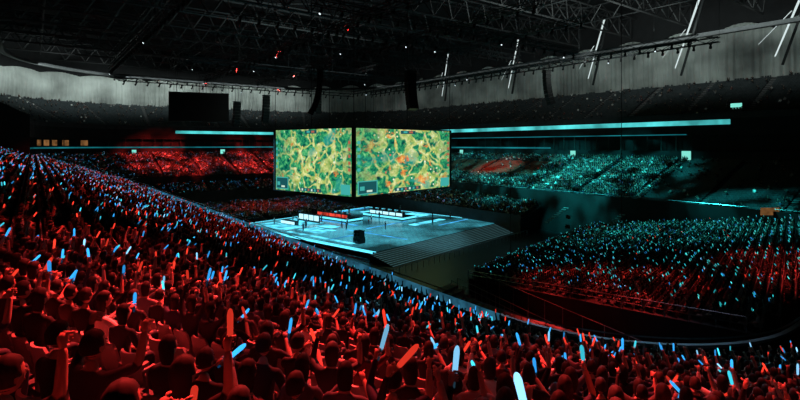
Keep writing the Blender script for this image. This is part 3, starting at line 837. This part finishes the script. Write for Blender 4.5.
for a in np.arange(25, 205, 32):
    for b in (2, 46, 94):
        g.beam(W(a, b, 56), W(a+16, b+22, 56), .3); g.beam(W(a+32, b, 56), W(a+16, b+22, 56), .3)
g.obj('roof_truss', M_metal)
g = G(); gl = G(); gf = G()
rig = [((60, 30), (60, 92)), ((78, 25), (78, 95)), ((100, 28), (100, 94)), ((122, 28), (122, 94)), ((140, 30), (140, 92)),
       ((50, 40), (150, 40)), ((45, 60), (160, 60)), ((50, 80), (150, 80)), ((40, 100), (165, 100)), ((60, 18), (165, 18)), ((165, 20), (165, 100)), ((40, 110), (170, 112)), ((185, 20), (185, 100))]
for i, (p, q) in enumerate(rig):
    z = 39+1.7*((i*7) % 5)/2
    P = Vector(W(*p, z)); Q = Vector(W(*q, z)); truss(g, P, Q, 1.0, 1.0, 2.2, .13)
    L = (Q-P).length; n = int(L/12)
    for k in range(n+1):
        c = P.lerp(Q, k/n); g.beam(c+Vector((0, 0, 1)), Vector((c.x, c.y, 51)), .05)
    n = int(L/3.1)
    for k in range(n):
        c = P.lerp(Q, (k+.5)/n)
        gf.box(c.x-.22, c.x+.22, c.y-.22, c.y+.22, z-.35, z-.1); gf.tube([(c.x, c.y, z-.4), (c.x-.1, c.y-.15, z-.75), (c.x-.22, c.y-.35, z-1.1)], [.16, .24, .28], 8)
        if (k*5+i*3) % 17 == 0: gl.tube([(c.x-.23, c.y-.37, z-1.12), (c.x-.25, c.y-.39, z-1.15)], [.16, .16], 8)
g.obj('lighting_rig_truss', M_metald); gf.obj('moving_head_lights', M_black); gl.obj('moving_head_lenses', M_lamp)
sweep('roof_catwalk', [(30, 46.5), (30, 45.6), (31.4, 45.6), (31.4, 46.5)], FAR, M_metald)
g = G(); gfr = G()
for a in (14, 37.5, 59, 84, 115, 150):
    for (da, top, wd) in ((0, 56, .6), (3.2, 49, .22)):
        p = Vector(W(a+da, 134, 40+da)); q = Vector(W(a+da-7, 131, top)); x = Vector((DA[0], DA[1], 0))*wd/2
        g.add([p-x*.5, p+x*.5, q+x, q-x], [(0, 1, 2, 3)])
    gfr.beam(Vector(W(a-1.2, 134.6, 38)), Vector(W(a-8.4, 131.4, 58)), .5)
g.obj('skylight_slits', M_white); gfr.obj('skylight_frames', M_metald)

def line_array(x, y, z, n=11, s=1.3):
    e = empty('line_array_speaker', (x, y, z)); g = G(); ang = 0; px, pz = 0., 0.
    yaw = math.atan2(-(-8-x), 112-y)
    for i in range(n):
        M = Matrix.Rotation(yaw, 4, 'Z') @ Matrix.Translation((0, px, pz)) @ Matrix.Rotation(-ang, 4, 'X')
        g.box(-.75*s, .75*s, -.5*s, .5*s, -.66*s, 0, 0, M)
        ang += .015+.007*i; px -= math.sin(ang)*.7*s; pz -= math.cos(ang)*.7*s
    g.box(-.8*s, .8*s, -.6*s, .6*s, .1, .35, 0, Matrix.Rotation(yaw, 4, 'Z'))
    g.obj('cabinets', M_black, parent=e)
    g = G(); g.beam((-.5, 0, .3), (-.5, 0, 51-z), .08); g.beam((.5, 0, .3), (.5, 0, 51-z), .08); g.obj('hoist_chains', M_black, parent=e)
for x, y, z, n in ((-18, 110, 36.5, 11), (-41, 150, 35, 9), (-50, 150, 33, 8), (2, 95, 34, 8), (-28, 168, 38, 8), (36, 120, 38, 9)):
    line_array(x, y, z, n)
sb = empty('scoreboard', (-78, 190, 0)); g = G(); g.box(-10.3, 10.3, -.4, .4, 29.6, 39.9); g.obj('panel', mat_pbr('off_screen', (.006, .007, .008), .3), parent=sb)
g = G(); g.box(-10.8, 10.8, -.5, .5, 39.9, 40.4); g.box(-10.8, 10.8, -.5, .5, 29.1, 29.6); g.box(-10.8, -10.3, -.5, .5, 29.1, 40.4); g.box(10.3, 10.8, -.5, .5, 29.1, 40.4)
for x in (-8, 0, 8): g.beam((x, 0, 40), (x, 0, 51), .15)
g.obj('frame', M_metald, parent=sb); sb.rotation_euler = (0, 0, .35)
g = G(); g.beam((22.2, 49, 6), (22.2, 49, 51), .05); g.beam((14, 62, 2.6), (14, 62, 17), .05); g.obj('rigging_cable', M_black)

g = G(); gw = G(); gd = G()
def doorway(g, si, t, z0, z1, w, r=24.1):
    a, b = seg_pt(si, t, r); x, y, _ = W(a, b, 0); a2, b2 = seg_pt(si, t, r+1); x2, y2, _ = W(a2, b2, 0); ox, oy = x2-x, y2-y
    M = Matrix(((oy, ox, 0, x), (-ox, oy, 0, y), (0, 0, 1, 0), (0, 0, 0, 1)))
    g.box(-w/2, w/2, -.05, .1, z0, z1, 0, M); gd.box(-w/2-.3, w/2+.3, -.02, .2, z0-.2, z1+.3, 0, M)
doorway(g, 4, .30, 16.4, 18.3, 1.6); doorway(g, 4, .60, 16.4, 18.4, 1.6); doorway(g, 4, .80, 16.4, 18.6, 2.0); doorway(g, 2, .55, 16.4, 18.2, 1.8); doorway(g, 1, .9, 16.4, 18.2, 1.5)
doorway(g, 4, .86, 27.5, 29.2, 2.2, 27.5)
for t in (.3, .36, .42, .5, .62): doorway(gw, 1, t, 19.8, 21.6, 2.6, 26.3)
g.obj('door_1', M_exit); gw.obj('window_1', M_warm); gd.obj('door_frames', M_black)
g = G(); pq = P1+WW*30+UU*44; g.box(pq[0]-1.5, pq[0]+1.5, pq[1]+.0, pq[1]+.1, 8.6, 9.8); g.obj('window_2', M_warm)

# ------------------------------------------------------------------ lights
def spot(name, pos, tgt, color, power, ang, blend=.7, size=.5, beam_noise=0):
    l = bpy.data.lights.new(name, 'SPOT'); l.color = color; l.energy = power; l.spot_size = math.radians(ang); l.spot_blend = blend; l.shadow_soft_size = size
    o = bpy.data.objects.new(name, l); COL.objects.link(o); o.location = pos
    o.rotation_euler = (Vector(tgt)-Vector(pos)).to_track_quat('-Z', 'Y').to_euler()
    if beam_noise:   # added noise that breaks the beam into uneven patches
        l.use_nodes = True; nt = l.node_tree; em = [n for n in nt.nodes if n.type == 'EMISSION'][0]
        tc = N(nt, 'ShaderNodeTexCoord'); nz = N(nt, 'ShaderNodeTexNoise'); nz.inputs['Scale'].default_value = beam_noise; nz.inputs['Detail'].default_value = 2
        mp = N(nt, 'ShaderNodeMapping'); mp.inputs['Location'].default_value = (pos[0], pos[1], 0)
        mr = N(nt, 'ShaderNodeMapRange'); mr.inputs['From Min'].default_value = .43; mr.inputs['From Max'].default_value = .63; mr.inputs['To Min'].default_value = .05; mr.inputs['To Max'].default_value = 2.2
        nt.links.new(tc.outputs['Normal'], mp.inputs[0]); nt.links.new(mp.outputs[0], nz.inputs['Vector']); nt.links.new(nz.outputs['Fac'], mr.inputs[0]); nt.links.new(mr.outputs[0], em.inputs['Strength'])
    return o
RED = (1, .04, .035); TEAL = (.03, .8, .78); CY = (.2, .75, 1)
spot('red_wash_light', (-3, 22, 40), (-2, 9, 16.5), RED, 130e3, 36, beam_noise=14)
spot('red_wash_light', (-14, 28, 40), (-10, 17, 16), RED, 45e3, 34, beam_noise=14)
spot('red_wash_light', (10, 24, 38), (10, 12, 14), RED, 22e3, 36, beam_noise=14)
spot('cyan_fill', (14, 46, 38), (10, 18, 12), CY, 8e3, 50, beam_noise=14)  # added fill on the lower right crowd
spot('walkway_fill', (14, 56, 36), (13, 34, 8), (.7, .75, 1), 12e3, 34)  # added fill so the curved parapet shows
for (a, b, r_t, pw, an) in ((44, 40, 10, 36e3, 42), (68, 42, 12, 50e3, 42), (94, 42, 12, 60e3, 42), (120, 42, 14, 70e3, 45), (146, 48, 12, 80e3, 45)):
    spot('red_wash_light', W(a, b, 40), W(a, 23.6-r_t, 12), RED, pw, an, beam_noise=12)
spot('red_wash_light', W(165, 45, 40), W(195, 40, 12), RED, 150e3, 50, beam_noise=7)
spot('red_wash_light', W(165, 70, 40), W(195, 72, 12), RED, 150e3, 50, beam_noise=7)
spot('red_wash_light', W(130, 60, 40), W(146, 58, 0), RED, 55e3, 40)
spot('red_wash_light', W(100, 85, 39), W(100, 111, 13), (1, .12, .05), 34e3, 26)
spot('teal_wash_light', (26, 85, 40), (42, 78, 5), TEAL, 60e3, 52, beam_noise=8)
spot('teal_wash_light', (46, 92, 40), (58, 80, 7), TEAL, 75e3, 48, beam_noise=8)
spot('red_wash_light', (14, 68, 38), (20, 49, 5), RED, 75e3, 32, beam_noise=10)
spot('red_wash_light', (45, 62, 38), (40, 46, 7), RED, 75e3, 34, beam_noise=8)
for a, pw in ((62, 80e3), (85, 75e3), (112, 50e3), (140, 50e3)):
    spot('teal_wash_light', W(a, 78, 39), W(a, 106, 11), TEAL, pw, 54, beam_noise=9)
spot('stage_light', (-10, 105, 9.8), (-12, 106, 0), CY, 10e3, 150, .5, 1.5)
spot('stage_light', (20, 80, 40), (4, 100, 1.5), (.3, .85, 1), 70e3, 30)
spot('stage_light', (-45, 95, 40), (-22, 112, 1.5), CY, 150e3, 26)
def area(name, pos, tgt, color, power, sx, sy):
    l = bpy.data.lights.new(name, 'AREA'); l.shape = 'RECTANGLE'; l.size = sx; l.size_y = sy; l.color = color; l.energy = power
    o = bpy.data.objects.new(name, l); COL.objects.link(o); o.location = pos
    o.rotation_euler = (Vector(tgt)-Vector(pos)).to_track_quat('-Z', 'Y').to_euler()
GR = (.80, .95, .90)
area('drape_fill', W(210, 60, 45), W(226, 60, 40), GR, 4.5e3, 80, 2)  # added fills that brighten the drapes, not known fixtures
area('drape_fill', W(198, 10, 45), W(215, 0, 40), GR, 2.2e3, 30, 2)
area('drape_fill', W(110, 124, 46), W(110, 140, 43), GR, 1.5e3, 150, 2)
area('drape_fill', W(45, 124, 47), W(45, 140, 45), GR, 1.4e3, 50, 2)
area('roof_fill', W(60, 100, 42), W(80, 108, 60), GR, 3.5e3, 30, 10)  # added fills that lift roof and trusses out of black
area('roof_fill', W(120, 60, 42), W(130, 60, 60), GR, 1.5e3, 40, 20)

w = bpy.data.worlds.new('World'); scene.world = w; w.use_nodes = True
w.node_tree.nodes['Background'].inputs[0].default_value = (.25, .35, .4, 1); w.node_tree.nodes['Background'].inputs[1].default_value = .02

# ------------------------------------------------------------------ camera
cam = bpy.data.cameras.new('Camera'); co = bpy.data.objects.new('Camera', cam); COL.objects.link(co)
cam.sensor_width = 36; cam.lens = 22; cam.shift_y = -55/800; co.location = (0, 0, 20); co.rotation_euler = (math.pi/2, 0, 0)
cam.clip_end = 1000; cam.clip_start = .05
scene.camera = co
